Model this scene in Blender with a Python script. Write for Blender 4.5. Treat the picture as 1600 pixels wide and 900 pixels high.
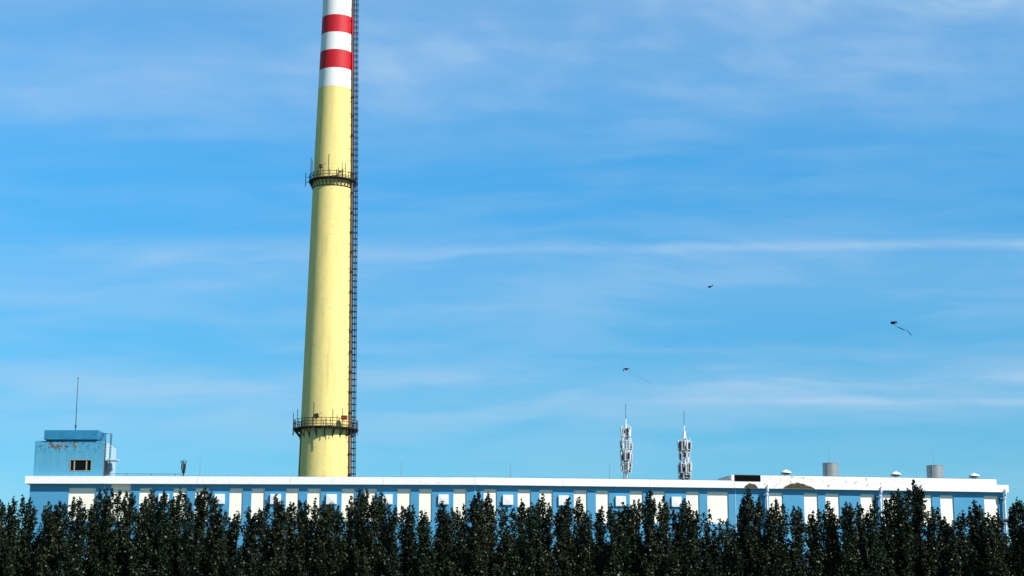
import bpy, math, random
import numpy as np
from mathutils import Vector, Matrix
R = math.radians
for o in list(bpy.data.objects): bpy.data.objects.remove(o)
scn = bpy.context.scene
COL = scn.collection
random.seed(7); rng = np.random.default_rng(11)

# ------------------------------------------------------------------ camera
FPX = 2700.0; PITCH = math.atan(0.2); EYE = 1.6
cam = bpy.data.cameras.new("camera"); camo = bpy.data.objects.new("camera", cam); COL.objects.link(camo)
cam.sensor_width = 36; cam.lens = FPX / 1600 * 36; cam.clip_start = .5; cam.clip_end = 6000
camo.location = (0, 0, EYE); camo.rotation_euler = (math.pi/2 + PITCH, 0, 0)
scn.camera = camo
scn.render.resolution_x = 1024; scn.render.resolution_y = 576
def ray(u, v):
    xc = (u-800)/FPX; yc = (450-v)/FPX
    return Vector((xc, math.cos(PITCH)-yc*math.sin(PITCH), math.sin(PITCH)+yc*math.cos(PITCH)))
def at(u, v, Y):                                   # a sight line met at distance Y in front of the eye
    r = ray(u, v); k = Y/r.y
    return Vector((r.x*k, Y, EYE+r.z*k))
def mpp(Y, Z): return (Y*math.cos(PITCH)+(Z-EYE)*math.sin(PITCH))/FPX

# ------------------------------------------------------------------ light
SUN_EL = R(42); SUN_AZ = math.atan2(.785, -.62)    # clockwise from +Y
sv = Vector((math.cos(SUN_EL)*math.sin(SUN_AZ), math.cos(SUN_EL)*math.cos(SUN_AZ), math.sin(SUN_EL)))
sun = bpy.data.lights.new("sun", 'SUN'); sun.energy = 5.0; sun.angle = R(.5); sun.color = (1, .94, .84)
suno = bpy.data.objects.new("sun", sun); COL.objects.link(suno)
suno.rotation_euler = sv.to_track_quat('Z', 'Y').to_euler(); suno.location = (60, -40, 120)
EXPOSURE = .46
scn.view_settings.view_transform = 'Standard'; scn.view_settings.look = 'None'
scn.view_settings.exposure = EXPOSURE; scn.view_settings.gamma = 1; scn.view_settings.use_curve_mapping = False

class NG:                                          # tiny node-graph writer
    def __init__(s, nt): s.nt = nt; nt.nodes.clear()
    def n(s, t, **k):
        nd = s.nt.nodes.new(t)
        for a, b in k.items(): setattr(nd, a, b)
        return nd
    def put(s, sock, v):
        if isinstance(v, bpy.types.NodeSocket): s.nt.links.new(v, sock)
        elif v is not None: sock.default_value = v
    def m(s, op, a, b=None, c=None, clamp=False):
        nd = s.n('ShaderNodeMath', operation=op, use_clamp=clamp)
        for i, v in enumerate((a, b, c)): s.put(nd.inputs[i], v) if v is not None else None
        return nd.outputs[0]
    def mix(s, f, a, b, bt='MIX'):
        nd = s.n('ShaderNodeMix', data_type='RGBA', blend_type=bt)
        s.put(nd.inputs[0], f)
        s.put(nd.inputs[6], a if isinstance(a, bpy.types.NodeSocket) else tuple(a)+(1,)*(4-len(a)))
        s.put(nd.inputs[7], b if isinstance(b, bpy.types.NodeSocket) else tuple(b)+(1,)*(4-len(b)))
        return nd.outputs[2]
    def ramp(s, f, lo, hi):                        # smoothstep lo..hi
        nd = s.n('ShaderNodeMapRange', interpolation_type='SMOOTHSTEP', clamp=True)
        s.put(nd.inputs[0], f); s.put(nd.inputs[1], lo); s.put(nd.inputs[2], hi)
        return nd.outputs[0]
    def comb(s, x, y, z):
        nd = s.n('ShaderNodeCombineXYZ')
        for i, v in enumerate((x, y, z)): s.put(nd.inputs[i], v)
        return nd.outputs[0]
    def noise(s, vec, scale=5, detail=4, rough=.55, dist=0):
        nd = s.n('ShaderNodeTexNoise'); s.put(nd.inputs['Vector'], vec)
        nd.inputs['Scale'].default_value = scale; nd.inputs['Detail'].default_value = detail
        nd.inputs['Roughness'].default_value = rough; nd.inputs['Distortion'].default_value = dist
        return nd.outputs[0]
    def scale(s, vec, v):
        nd = s.n('ShaderNodeVectorMath', operation='MULTIPLY'); s.put(nd.inputs[0], vec); nd.inputs[1].default_value = v
        return nd.outputs[0]

# sky: Nishita air, cirrus veils laid out by compass direction and height above the horizon
w = bpy.data.worlds.new("World"); scn.world = w; w.use_nodes = True
g = NG(w.node_tree)
tc = g.n('ShaderNodeTexCoord'); sep = g.n('ShaderNodeSeparateXYZ'); g.put(sep.inputs[0], tc.outputs['Generated'])
sx, sy, sz = sep.outputs
AZ = g.m('MULTIPLY', g.m('ARCTAN2', sx, sy), 57.29578)
EL = g.m('MULTIPLY', g.m('ARCSINE', sz), 57.29578)
EL0 = EL
EL = g.m('DIVIDE', EL, g.m('MAXIMUM', g.m('COSINE', g.m('MULTIPLY', AZ, .0174533)), .8))   # layers of cloud seen as straight bands
sky = g.n('ShaderNodeTexSky', sky_type='NISHITA'); sky.sun_disc = False
sky.sun_elevation = SUN_EL; sky.sun_rotation = SUN_AZ
sky.air_density = 1.0; sky.dust_density = .1; sky.ozone_density = 1.6; sky.altitude = 400
lev = g.m('ADD', .76, g.m('SUBTRACT', g.m('MULTIPLY', g.ramp(EL, 3, 21), .50), g.m('MULTIPLY', g.ramp(EL, 23, 50), .98)))
base = g.mix(1, g.mix(1, sky.outputs[0], (.34, 1.09, 1.40), 'MULTIPLY'), g.comb(lev, lev, lev), 'MULTIPLY')
wob = g.m('MULTIPLY', g.m('SUBTRACT', g.noise(g.comb(g.m('MULTIPLY', AZ, .12), g.m('MULTIPLY', EL, .22), 3.), 1, 3), .5), 1.6)
ELw = g.m('ADD', EL, wob)
fine = g.noise(g.comb(g.m('MULTIPLY', AZ, .16), g.m('MULTIPLY', ELw, 1.15), 7.3), 1.0, 5, .5, .15)
broad = g.noise(g.comb(g.m('MULTIPLY', AZ, .06), g.m('MULTIPLY', ELw, .30), 1.7), 1.0, 4, .5, .3)
wisp = g.noise(g.comb(g.m('ADD', g.m('MULTIPLY', AZ, .42), g.m('MULTIPLY', EL, .35)), g.m('SUBTRACT', g.m('MULTIPLY', ELw, .9), g.m('MULTIPLY', AZ, .06)), 9.1), 1.0, 5, .48, .12)
def band(e0, width, a0, a1, soft, slope=0.0, wobble=1.0):
    e = g.m('ADD', EL, g.m('MULTIPLY', wob, wobble)) if wobble else EL
    d = g.m('DIVIDE', g.m('SUBTRACT', g.m('SUBTRACT', e, g.m('MULTIPLY', AZ, slope)), e0), width)
    b = g.m('POWER', 2.718, g.m('MULTIPLY', g.m('MULTIPLY', d, d), -1.0))
    if a0 is not None: b = g.m('MULTIPLY', b, g.ramp(AZ, a0-soft, a0+soft))
    if a1 is not None: b = g.m('MULTIPLY', b, g.m('SUBTRACT', 1.0, g.ramp(AZ, a1-soft, a1+soft)))
    return b
def acc(*t):
    r = t[0]
    for x in t[1:]: r = g.m('ADD', r, x)
    return r
def mul(*t):
    r = t[0]
    for x in t[1:]: r = g.m('MULTIPLY', r, x)
    return r
finec = g.ramp(fine, .34, .70); wispc = g.ramp(wisp, .36, .72); broadc = g.ramp(broad, .35, .65)
cl = acc(
    mul(band(12.56, .15, 1, None, 9, .0146, .05), .40, g.m('ADD', g.m('MULTIPLY', finec, .5), .65)),
    mul(band(12.50, .38, -5, None, 7, .0146, .10), .22, g.m('ADD', g.m('MULTIPLY', finec, .6), .4)),
    mul(band(11.4, 1.35, None, None, 1, .004, .25), .30, g.m('ADD', g.m('MULTIPLY', finec, .45), .6)),
    mul(band(12.2, .5, None, -5, 5, 0, .15), .20, g.m('ADD', finec, .5)),
    mul(band(8.0, 1.25, None, None, 1, .01, .35), .42, g.m('ADD', g.m('MULTIPLY', finec, .6), .45)),
    mul(band(8.15, .22, 1, None, 5, .012, .15), .22, g.m('ADD', finec, .3)),
    mul(band(7.55, .12, 5, None, 3, .0, .1), .24, g.m('ADD', finec, .3)),
    mul(band(18.3, 1.7, None, -2, 5, 0, .3), .34, g.m('ADD', mul(wispc, .35), .6)),
    mul(band(18.9, 1.9, -6, None, 5, -.01, .35), .38, g.m('ADD', mul(wispc, .5), .5)),
    mul(band(20.9, .8, 6, None, 5, .02, .3), .45, g.m('ADD', wispc, .2)),
    mul(g.ramp(EL, 19.5, 22), .28), mul(g.ramp(EL, 15.5, 18), .08),
    mul(finec, broadc, .10), mul(finec, .10),
    mul(g.m('SUBTRACT', 1.0, g.ramp(EL, 2.0, 10)), .30))
cl = g.m('MULTIPLY', g.m('MULTIPLY', cl, .82), g.ramp(EL, -4, 1.5))
cl = g.m('MULTIPLY', cl, g.m('SUBTRACT', 1.0, g.m('MULTIPLY', g.ramp(EL, 23, 35), .9)), clamp=True)
SKYK = .077
full = g.mix(cl, base, (4.5, 6.3, 8.3))
bg = g.n('ShaderNodeBackground'); g.put(bg.inputs[0], full); bg.inputs[1].default_value = SKYK
wo = g.n('ShaderNodeOutputWorld'); g.put(wo.inputs[0], bg.outputs[0])

# ------------------------------------------------------------------ materials
def mat(name, col, rough=.7, metal=0., var=.0, scale=1.5, stretch=(1, 1, 1), streak=0., dirt=(.2, .19, .17), bump=0., spec=.4, fn=None):
    m = bpy.data.materials.new(name); m.use_nodes = True; q = NG(m.node_tree)
    p = q.n('ShaderNodeBsdfPrincipled'); out = q.n('ShaderNodeOutputMaterial'); q.put(out.inputs[0], p.outputs[0])
    t = q.n('ShaderNodeTexCoord').outputs['Object']
    c = q.mix(0, col, col)
    if var:
        a = q.noise(q.scale(t, stretch), scale, 6, .6)
        k = q.m('ADD', q.m('MULTIPLY', q.m('SUBTRACT', a, .5), 2*var), 1.0)
        c = q.mix(1, c, q.comb(k, k, k), 'MULTIPLY')
    if streak:
        b = q.noise(q.scale(t, (2.2, 2.2, .22)), 1.6, 6, .65, .2)
        b2 = q.noise(t, 5, 5, .6)
        f = q.m('MULTIPLY', q.m('MULTIPLY', q.ramp(b, .52, .74), q.ramp(b2, .3, .7)), streak)
        c = q.mix(f, c, dirt)
    if fn: c = fn(q, t, c)
    q.put(p.inputs['Base Color'], c)
    p.inputs['Roughness'].default_value = rough; p.inputs['Metallic'].default_value = metal
    p.inputs['Specular IOR Level'].default_value = spec
    if bump:
        bn = q.n('ShaderNodeBump'); bn.inputs['Strength'].default_value = bump; bn.inputs['Distance'].default_value = .05
        q.put(bn.inputs['Height'], q.noise(t, 9, 6, .65)); q.put(p.inputs['Normal'], bn.outputs[0])
    return m
def f_chim(q, t, c):                               # lift lines and thin grime of the slip-formed shaft
    s = q.n('ShaderNodeSeparateXYZ'); q.put(s.inputs[0], t)
    fr = q.m('FRACT', q.m('MULTIPLY', s.outputs[2], .8))
    ln = q.m('MULTIPLY', q.m('SUBTRACT', 1., q.ramp(fr, .02, .07)), q.ramp(q.noise(q.scale(t, (.8, .8, .5)), 1, 4), .48, .66))
    c = q.mix(q.m('MULTIPLY', ln, .42), c, (.34, .27, .12))
    n = q.noise(q.scale(t, (1.1, 1.1, .12)), 1.2, 6, .62)
    c = q.mix(q.m('MULTIPLY', q.ramp(n, .46, .70), .38), c, (.46, .37, .13))
    n2 = q.noise(q.scale(t, (.9, .9, 1.6)), 2.0, 7, .7)
    return q.mix(q.m('MULTIPLY', q.ramp(n2, .58, .64), .32), c, (.34, .28, .12))
def f_tower(q, t, c):                              # weathered render of the roof house: rain runs, dark blotches, peeled patches high up
    s = q.n('ShaderNodeSeparateXYZ'); q.put(s.inputs[0], t); X, Y, Z = s.outputs
    run = q.noise(q.scale(t, (3.2, 3.2, .12)), 1.3, 5, .6)
    c = q.mix(q.m('MULTIPLY', q.ramp(run, .48, .68), .42), c, (.12, .34, .49))
    blot = q.noise(q.scale(t, (1, 1, 1.3)), 2.6, 6, .7)
    hi = q.ramp(Z, 2.5, 3.6)
    c = q.mix(q.m('MULTIPLY', q.m('MULTIPLY', q.ramp(blot, .50, .58), hi), .75), c, (.015, .13, .28))
    pe = q.noise(q.scale(t, (1.5, 1.5, 1.2)), 2.4, 7, .75)
    zone = q.m('MULTIPLY', q.m('MULTIPLY', q.ramp(X, 1.1, 1.6), q.m('SUBTRACT', 1., q.ramp(X, 4.2, 4.9))), q.m('MULTIPLY', q.ramp(Z, 2.75, 3.5), q.ramp(q.noise(q.scale(t, (.9, .9, 1.3)), 1.1, 3), .40, .56)))
    c = q.mix(q.m('MULTIPLY', q.ramp(q.m('MULTIPLY', pe, zone), .36, .42), 1.0), c, (.17, .21, .22))
    return q.mix(q.m('MULTIPLY', q.ramp(pe, .50, .53), q.ramp(zone, .5, .8)), c, (.02, .03, .035))
def f_cream(q, t, c):
    n = q.noise(q.scale(t, (1, 1, 1)), .33, 5, .6)
    return q.mix(q.m('MULTIPLY', q.ramp(n, .58, .68), .30), c, (.62, .52, .36))
def f_white(q, t, c):
    s = q.n('ShaderNodeSeparateXYZ'); q.put(s.inputs[0], t)
    zone = q.m('MULTIPLY', q.ramp(s.outputs[0], 24, 27), q.m('SUBTRACT', 1., q.ramp(s.outputs[0], 40, 46)))
    n = q.noise(t, 2.3, 8, .75)
    c = q.mix(q.m('MULTIPLY', q.m('MULTIPLY', q.ramp(n, .545, .60), zone), .75), c, (.28, .26, .2))
    n2 = q.noise(q.scale(t, (1.4, 1.4, .5)), 1.1, 7, .7)
    return q.mix(q.m('MULTIPLY', q.ramp(n2, .60, .70), .22), c, (.5, .48, .44))
def f_patch(q, t, c):
    n = q.noise(t, 4.5, 7, .7)
    c = q.mix(q.ramp(n, .42, .62), c, (.085, .07, .042))
    return q.mix(q.m('MULTIPLY', q.ramp(q.noise(t, 11, 4), .6, .68), .7), c, (.035, .03, .02))
M = dict(
    ground=mat('ground', (.13, .12, .07), .95, var=.3, scale=.4, bump=.3),
    grass=mat('field', (.07, .09, .035), .95, var=.4, scale=.15),
    blue=mat('blue_wall_paint', (.052, .255, .45), .75, var=.05, scale=.5, streak=.22, dirt=(.10, .30, .46)),
    cream=mat('cream_panel_paint', (.82, .79, .69), .75, var=.03, streak=.12, dirt=(.66, .60, .46), fn=f_cream),
    white=mat('white_parapet_paint', (.76, .76, .765), .7, var=.12, scale=2, streak=.5, dirt=(.46, .44, .41), fn=f_white),
    box=mat('white_cover_paint', (.68, .71, .74), .6),
    joint=mat('joint_strip', (.22, .40, .54), .6),
    roof=mat('roof_felt', (.16, .16, .16), .9, var=.2),
    patch=mat('bare_masonry', (.045, .038, .024), .95, fn=f_patch, bump=.8),
    edge=mat('broken_plaster_edge', (.45, .42, .36), .95, var=.25, scale=6),
    black=mat('black_boarding', (.004, .004, .004), .9, spec=.05),
    pipe=mat('white_pipe_plastic', (.66, .70, .82), .5),
    yel=mat('pale_yellow_masonry_paint', (.78, .645, .24), .75, var=.10, scale=1.2, stretch=(1, 1, .4), fn=f_chim, bump=.15),
    cwhite=mat('white_masonry_paint', (.76, .78, .78), .7, var=.08, scale=1.2, stretch=(1, 1, .35), streak=.4, dirt=(.45, .46, .44)),
    red=mat('red_masonry_paint', (.48, .004, .014), .6, var=.16, scale=1.0, stretch=(1, 1, .3), streak=.35, dirt=(.60, .10, .12)),
    steel=mat('dark_painted_steel', (.022, .024, .032), .5, spec=.5),
    rust=mat('rusty_dark_steel', (.022, .011, .008), .8, var=.4, scale=4),
    flue=mat('rusted_riser_pipe', (.12, .085, .07), .75, var=.35, scale=2, stretch=(1, 1, .4)),
    bluesteel=mat('blue_grey_ladder_steel', (.010, .035, .075), .5),
    tower=mat('weathered_blue_render', (.062, .285, .45), .8, var=.06, scale=1, fn=f_tower),
    tower2=mat('stained_deep_blue_render', (.012, .17, .33), .8, var=.45, scale=1.6, streak=.6, dirt=(.05, .27, .40)),
    tower3=mat('sunlit_pale_blue_render', (.36, .53, .66), .8, var=.06, streak=.4, dirt=(.16, .33, .45)),  # paler than the front: sunlight on the right side put into the colour
    glass=mat('dark_glass', (.004, .004, .005), .35, spec=.12),
    frame=mat('grey_window_frame', (.27, .27, .22), .6),
    galv=mat('galvanised_sheet', (.36, .36, .355), .35, metal=.45, var=.12, scale=2, stretch=(3, 3, .3)),
    vent=mat('white_cowl_paint', (.78, .80, .82), .45),
    mast=mat('white_mast_paint', (.78, .80, .80), .45),
    radome=mat('grey_white_radome', (.50, .53, .55), .4),
    radio=mat('dark_radio_case', (.025, .03, .04), .5),
    whip=mat('teal_fibreglass', (.03, .12, .17), .5),
    thin=mat('thin_grey_rod', (.16, .20, .25), .5),
    bark=mat('poplar_bark', (.20, .18, .14), .85, var=.35, scale=6, stretch=(1, 1, .3)),
    kred=mat('red_kite_cloth', (.42, .008, .02), .8), kblue=mat('navy_kite_cloth', (.01, .012, .05), .8),
    ktail=mat('dark_blue_ribbon', (.008, .03, .10), .8), ktail2=mat('sheer_blue_ribbon', (.05, .16, .26), .8),
    lred=mat('red_lamp_case', (.22, .012, .01), .5), ldark=mat('brown_lamp_case', (.03, .010, .008), .5),
)
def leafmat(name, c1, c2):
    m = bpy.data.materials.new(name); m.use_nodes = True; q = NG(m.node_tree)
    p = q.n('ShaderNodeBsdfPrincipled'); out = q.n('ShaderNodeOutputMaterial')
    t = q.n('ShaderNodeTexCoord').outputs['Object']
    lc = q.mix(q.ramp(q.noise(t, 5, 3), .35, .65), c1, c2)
    q.put(p.inputs['Base Color'], q.mix(q.ramp(q.noise(t, 17, 2, .5), .62, .68), lc, (.075, .095, .055)))  # pale specks: glints of sunlit leaves painted into the leaf colour
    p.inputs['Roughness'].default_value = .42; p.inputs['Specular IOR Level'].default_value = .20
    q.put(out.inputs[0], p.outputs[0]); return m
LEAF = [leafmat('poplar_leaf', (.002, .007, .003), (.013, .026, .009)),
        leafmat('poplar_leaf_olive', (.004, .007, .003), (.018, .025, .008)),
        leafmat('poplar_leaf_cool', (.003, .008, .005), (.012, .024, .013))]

# ------------------------------------------------------------------ mesh helpers
class MB:
    def __init__(s): s.v = []; s.f = []
    def add(s, vs, fs):
        o = len(s.v); s.v += [tuple(v) for v in vs]; s.f += [tuple(i+o for i in f) for f in fs]
    def hexa(s, c):                                # 8 corners: bottom loop, then top loop
        s.add(c, [(3, 2, 1, 0), (4, 5, 6, 7), (0, 1, 5, 4), (1, 2, 6, 5), (2, 3, 7, 6), (3, 0, 4, 7)])
    def box(s, x0, x1, y0, y1, z0, z1):
        s.hexa([(x0, y0, z0), (x1, y0, z0), (x1, y1, z0), (x0, y1, z0), (x0, y0, z1), (x1, y0, z1), (x1, y1, z1), (x0, y1, z1)])
    def obox(s, c, ax, ay, az):                    # centre and three half axes
        c = Vector(c); ax = Vector(ax); ay = Vector(ay); az = Vector(az)
        s.hexa([c-ax-ay-az, c+ax-ay-az, c+ax+ay-az, c-ax+ay-az, c-ax-ay+az, c+ax-ay+az, c+ax+ay+az, c-ax+ay+az])
    def tube(s, pts, rad, n=6, cap=True):
        pts = [Vector(p) for p in pts]; rs = rad if isinstance(rad, (list, tuple)) else [rad]*len(pts)
        vs = []; N = len(pts)
        for i, p in enumerate(pts):
            d = (pts[min(i+1, N-1)]-pts[max(i-1, 0)]).normalized()
            a = d.cross(Vector((0, 0, 1)) if abs(d.z) < .9 else Vector((0, 1, 0))).normalized(); b = d.cross(a)
            for k in range(n):
                t = 2*math.pi*k/n; vs.append(p+(a*math.cos(t)+b*math.sin(t))*rs[i])
        fs = [(i*n+k, i*n+(k+1) % n, (i+1)*n+(k+1) % n, (i+1)*n+k) for i in range(N-1) for k in range(n)]
        if cap: fs += [tuple(range(n))[::-1], tuple((N-1)*n+k for k in range(n))]
        s.add(vs, fs)
    def lathe(s, prof, n=48, c=(0, 0), cap=True):
        vs = []; 
        for r, z in prof:
            for k in range(n):
                t = 2*math.pi*k/n; vs.append((c[0]+r*math.cos(t), c[1]+r*math.sin(t), z))
        N = len(prof)
        fs = [(i*n+k, i*n+(k+1) % n, (i+1)*n+(k+1) % n, (i+1)*n+k) for i in range(N-1) for k in range(n)]
        if cap: fs += [tuple(range(n))[::-1], tuple((N-1)*n+k for k in range(n))]
        s.add(vs, fs)
    def ring(s, r, z, t, n=48, a0=0, a1=2*math.pi, c=(0, 0)):
        k = n+1
        s.tube([(c[0]+r*math.cos(a0+(a1-a0)*i/n), c[1]+r*math.sin(a0+(a1-a0)*i/n), z) for i in range(k)], t, 5)
    def build(s, name, m, parent=None, smooth=False, bevel=0):
        me = bpy.data.meshes.new(name); me.from_pydata(s.v, [], s.f); me.validate(); me.update()
        if smooth: me.polygons.foreach_set('use_smooth', [True]*len(me.polygons)); 
        o = bpy.data.objects.new(name, me); COL.objects.link(o); me.materials.append(m)
        if parent: o.parent = parent
        if bevel:
            b = o.modifiers.new('bevel', 'BEVEL'); b.width = bevel; b.segments = 2; b.limit_method = 'ANGLE'
        if smooth:
            for e in me.edges: pass
            me.set_sharp_from_angle(angle=R(40))
        return o
def tag(o, label=None, cat=None, group=None, kind=None):
    if label: o['label'] = label
    if cat: o['category'] = cat
    if group: o['group'] = group
    if kind: o['kind'] = kind
    return o
def empty(name, loc, label, cat, group=None, rot=None):
    o = bpy.data.objects.new(name, None); COL.objects.link(o); o.location = loc
    if rot is not None: o.rotation_euler = rot
    o.empty_display_size = .3
    return tag(o, label, cat, group)
def copy_thing(o, loc, label):
    def cp(a, parent=None):
        c = a.copy(); COL.objects.link(c)
        if parent: c.parent = parent
        for ch in list(a.children): cp(ch, c)
        return c
    r = cp(o); r.location = loc; r['label'] = label
    return r

# ------------------------------------------------------------------ setting
b = MB(); b.add([(-3000, -600, 0), (3000, -600, 0), (3000, 5000, 0), (-3000, 5000, 0)], [(0, 1, 2, 3)])
tag(b.build('ground', M['grass']), kind='structure')
b = MB(); b.add([(-110, 60, .004), (110, 60, .004), (110, 178, .004), (-110, 178, .004)], [(0, 1, 2, 3)])
tag(b.build('yard', M['ground']), kind='structure')

# ------------------------------------------------------------------ factory building
HE = at(45, 755.5, 180).z                           # underside of the parapet
BP = []
for u, v in ((45, 755.5), (162, 755.6), (743, 757.4), (1148, 762.3), (1571, 769)):
    r = ray(u, v); k = (HE-EYE)/r.z; BP.append(Vector((r.x*k, r.y*k, 0)))
OVER = .52
class Seg: pass
SEG = []
for i in range(4):
    s = Seg(); a, c = BP[i], BP[i+1]; s.e = (c-a).normalized(); s.n = Vector((s.e.y, -s.e.x, 0))
    s.o = a - s.n*OVER; s.L = (c-a).length; s.pr = OVER; SEG.append(s)
SEG[0].pr = OVER+.05
def hit(s, u, v, d=0.):                            # along-wall distance and height where a sight line meets the face
    r = ray(u, v); o = s.o + s.n*d
    k = (o.dot(s.n))/(Vector((r.x, r.y, 0)).dot(s.n)); p = Vector((r.x, r.y, 0))*k
    return (p-o).dot(s.e), EYE+r.z*k
def segof(u): return SEG[0] if u < 162 else SEG[1] if u < 743 else SEG[2] if u < 1148 else SEG[3]
BO = (BP[0]+BP[4])*.5; BO = Vector((0, 182, 0))
def fbox(mb, s, s0, s1, d0, d1, z0, z1):            # box in a wall segment's frame, outward depth d
    c = []
    for z in (z0, z1):
        for (a, d) in ((s0, d1), (s1, d1), (s1, d0), (s0, d0)):
            p = s.o+s.e*a+s.n*d-BO; c.append((p.x, p.y, z))
    mb.hexa(c)
bld = empty('factory_building', BO, 'long low factory building with blue walls, cream panels and a white parapet behind the poplars', 'building')
CREAM = [(107.4, 149.7), (173.2, 204.3), (218, 238.3), (271, 291.8), (305, 326.3), (358.8, 379.8), (393, 413.8), (447, 467.3), (480.5, 501.3),
         (534, 554.6), (568, 588.8), (621, 641.8), (655, 675.3), (708.6, 729), (756, 776.5), (809, 829.6), (843, 863.6), (896.5, 917.4), (931, 951.2),
         (984, 1004.6), (1018, 1039), (1072, 1092.5), (1105, 1138), (1201.5, 1223), (1256, 1277.6), (1289.5, 1311), (1344, 1366), (1379, 1402),
         (1433, 1455.5), (1468.5, 1489.3), (1537, 1559)]
VENTS = [(248, 264), (335.5, 351.3), (422.5, 439), (510, 526.3), (598, 613.4), (685, 701), (785.5, 801.3), (872.5, 888), (961.7, 977.3), (1049, 1064.3)]
ZB = hit(SEG[1], 670, 815)[1]                       # foot of the cream panels
ZT = hit(SEG[1], 640, 763.6)[1]                     # head of the cream panels
ZR = HE+.25                                         # roof level
ZP = HE+.78                                         # top of the parapet
wall = MB(); core = MB()
REC = .13; SK = .26
for i, s in enumerate(SEG):
    lim = [(0, 162), (162, 743), (743, 1148), (1148, 1700)][i]
    ps = [(hit(s, a, 766)[0], hit(s, c, 766)[0], a) for a, c in CREAM if lim[0] <= a < lim[1]]
    fbox(wall, s, 0, s.L, -SK, 0, 0, ZB)
    cur = 0
    for a, c, u in ps:
        fbox(wall, s, cur, a, -SK, 0, ZB, HE-.001); cur = c
        top = HE-.001 if abs(u-173.2) < 1 else ZT
        if top < HE-.01: fbox(wall, s, a, c, -SK, 0, ZT, HE-.001)
        pm = MB(); fbox(pm, s, a-.02, c+.02, -SK-.02, -REC, ZB-.02, top)
        p = pm.build('cream_panel', M['cream'], bld)
        if abs(u-173.2) < 1: tag(p, 'cream panel running up into the shade under the parapet')
    fbox(wall, s, cur, s.L, -SK, 0, ZB, HE-.001)
    fbox(core, s, .05 if i == 0 else 0, s.L-(.05 if i == 3 else 0), -34, -SK-.03, 0, ZR)
core.build('roof_block', M['roof'], bld)
wall.build('wall', M['blue'], bld)
# side walls in blue
for s_, a_, c_ in ((SEG[0], 0, .045), (SEG[3], SEG[3].L-.045, SEG[3].L)):
    sd = MB(); fbox(sd, s_, a_, c_, -34, -SK-.002, 0, HE); sd.build('side_wall', M['blue'], bld)
# parapet, one piece per wing, with the drip groove and small misalignments of cast lengths
pa = MB()
for i, s in enumerate(SEG):
    x0 = -.42 if i == 0 else 0.0; x1 = s.L+(.42 if i == 3 else 0)
    n = max(1, int((x1-x0)/9)); jj = [x0+(x1-x0)*k/n for k in range(n+1)]
    for k in range(n):
        dz = random.uniform(-.012, .012); dd = random.uniform(-.008, .008)
        fbox(pa, s, jj[k]+.012, jj[k+1]-.012, -.30, s.pr+dd, HE, ZP+dz)
fbox(pa, SEG[0], -.42, -.12, -34, -.301, HE, ZP); fbox(pa, SEG[3], SEG[3].L+.12, SEG[3].L+.42, -34, -.301, HE, ZP)
pa.build('parapet', M['white'], bld)
s3 = SEG[3]
rx0 = hit(s3, 1143, 745, OVER)[0]; rx1 = hit(s3, 1557, 752, OVER)[0]; ZH = hit(s3, 1380, 746, OVER)[1]
hb = MB(); s2 = SEG[2]
fbox(hb, s3, rx0, rx1, .12, OVER-.006, ZP+.013, ZH)
fbox(hb, s3, rx0, rx0+.2, -4.5, .119, ZP+.013, ZH); fbox(hb, s3, rx1-.2, rx1, -4.5, .119, ZP+.013, ZH)
hb.build('raised_parapet', M['white'], bld)
bx = MB(); a0, z0 = hit(s3, 1148, 751.6, OVER); a1, z1 = hit(s3, 1188, 742.6, OVER)
fbox(bx, s3, a0, a1, OVER-.004, OVER+.05, hit(s3, 1168, 752.0, OVER)[1], hit(s3, 1168, 742.3, OVER)[1])
tag(bx.build('dark_opening_board', M['black'], bld), 'black boarded opening at the left end of the raised parapet')
def patch(u0, u1, v0, v1, prof):
    s = s3; rnd = random.Random(int(u0)); out = []
    a0 = hit(s, u0, v1, OVER)[0]; a1 = hit(s, u1, v1, OVER)[0]; zb = HE+.02; zt = hit(s, (u0+u1)/2, v0, OVER)[1]
    n = 40
    for grow, dep, m, nm in ((1.10, .012, M['edge'], 'broken_plaster_edge'), (1.0, .02, M['patch'], 'bare_masonry_patch')):
        mb = MB(); top = []
        for k in range(n+1):
            t = k/n; h = prof(t)*(zt-zb)*grow; h = max(.01, h+rnd.uniform(-.035, .035)*(1 if 0 < k < n else 0))
            a = (a0+a1)/2+(t-.5)*(a1-a0)*(1+(grow-1)*.5)
            top.append((a, zb+h))
        vs = []
        for d in (OVER-.01, OVER+dep):
            for a, z in top: p = s.o+s.e*a+s.n*d-BO; vs.append((p.x, p.y, z))
            for a, z in top: p = s.o+s.e*a+s.n*d-BO; vs.append((p.x, p.y, zb-.015 if grow > 1 else zb))
        N = n+1; fs = []
        for k in range(n):
            fs.append((2*N+k, 2*N+k+1, 3*N+k+1, 3*N+k)); fs.append((k, k+1, 2*N+k+1, 2*N+k))
            fs.append((N+k, N+k+1, 3*N+k+1, 3*N+k))
        fs += [(0, N, 3*N, 2*N), (N-1, 2*N-1, 4*N-1, 3*N-1)]
        mb.add(vs, fs); mb.build(nm, m, bld)
patch(1163, 1184, 755.3, 762, lambda t: (max(0, 1-(2*t-1)**2))**.6*(.94+.08*math.sin(17*t+1)))
patch(1224, 1273, 754.2, 763.5, lambda t: (math.sin(math.pi*t**.85)**.9)*(.92+.10*math.sin(23*t)*math.sin(9*t+1)))
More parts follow.
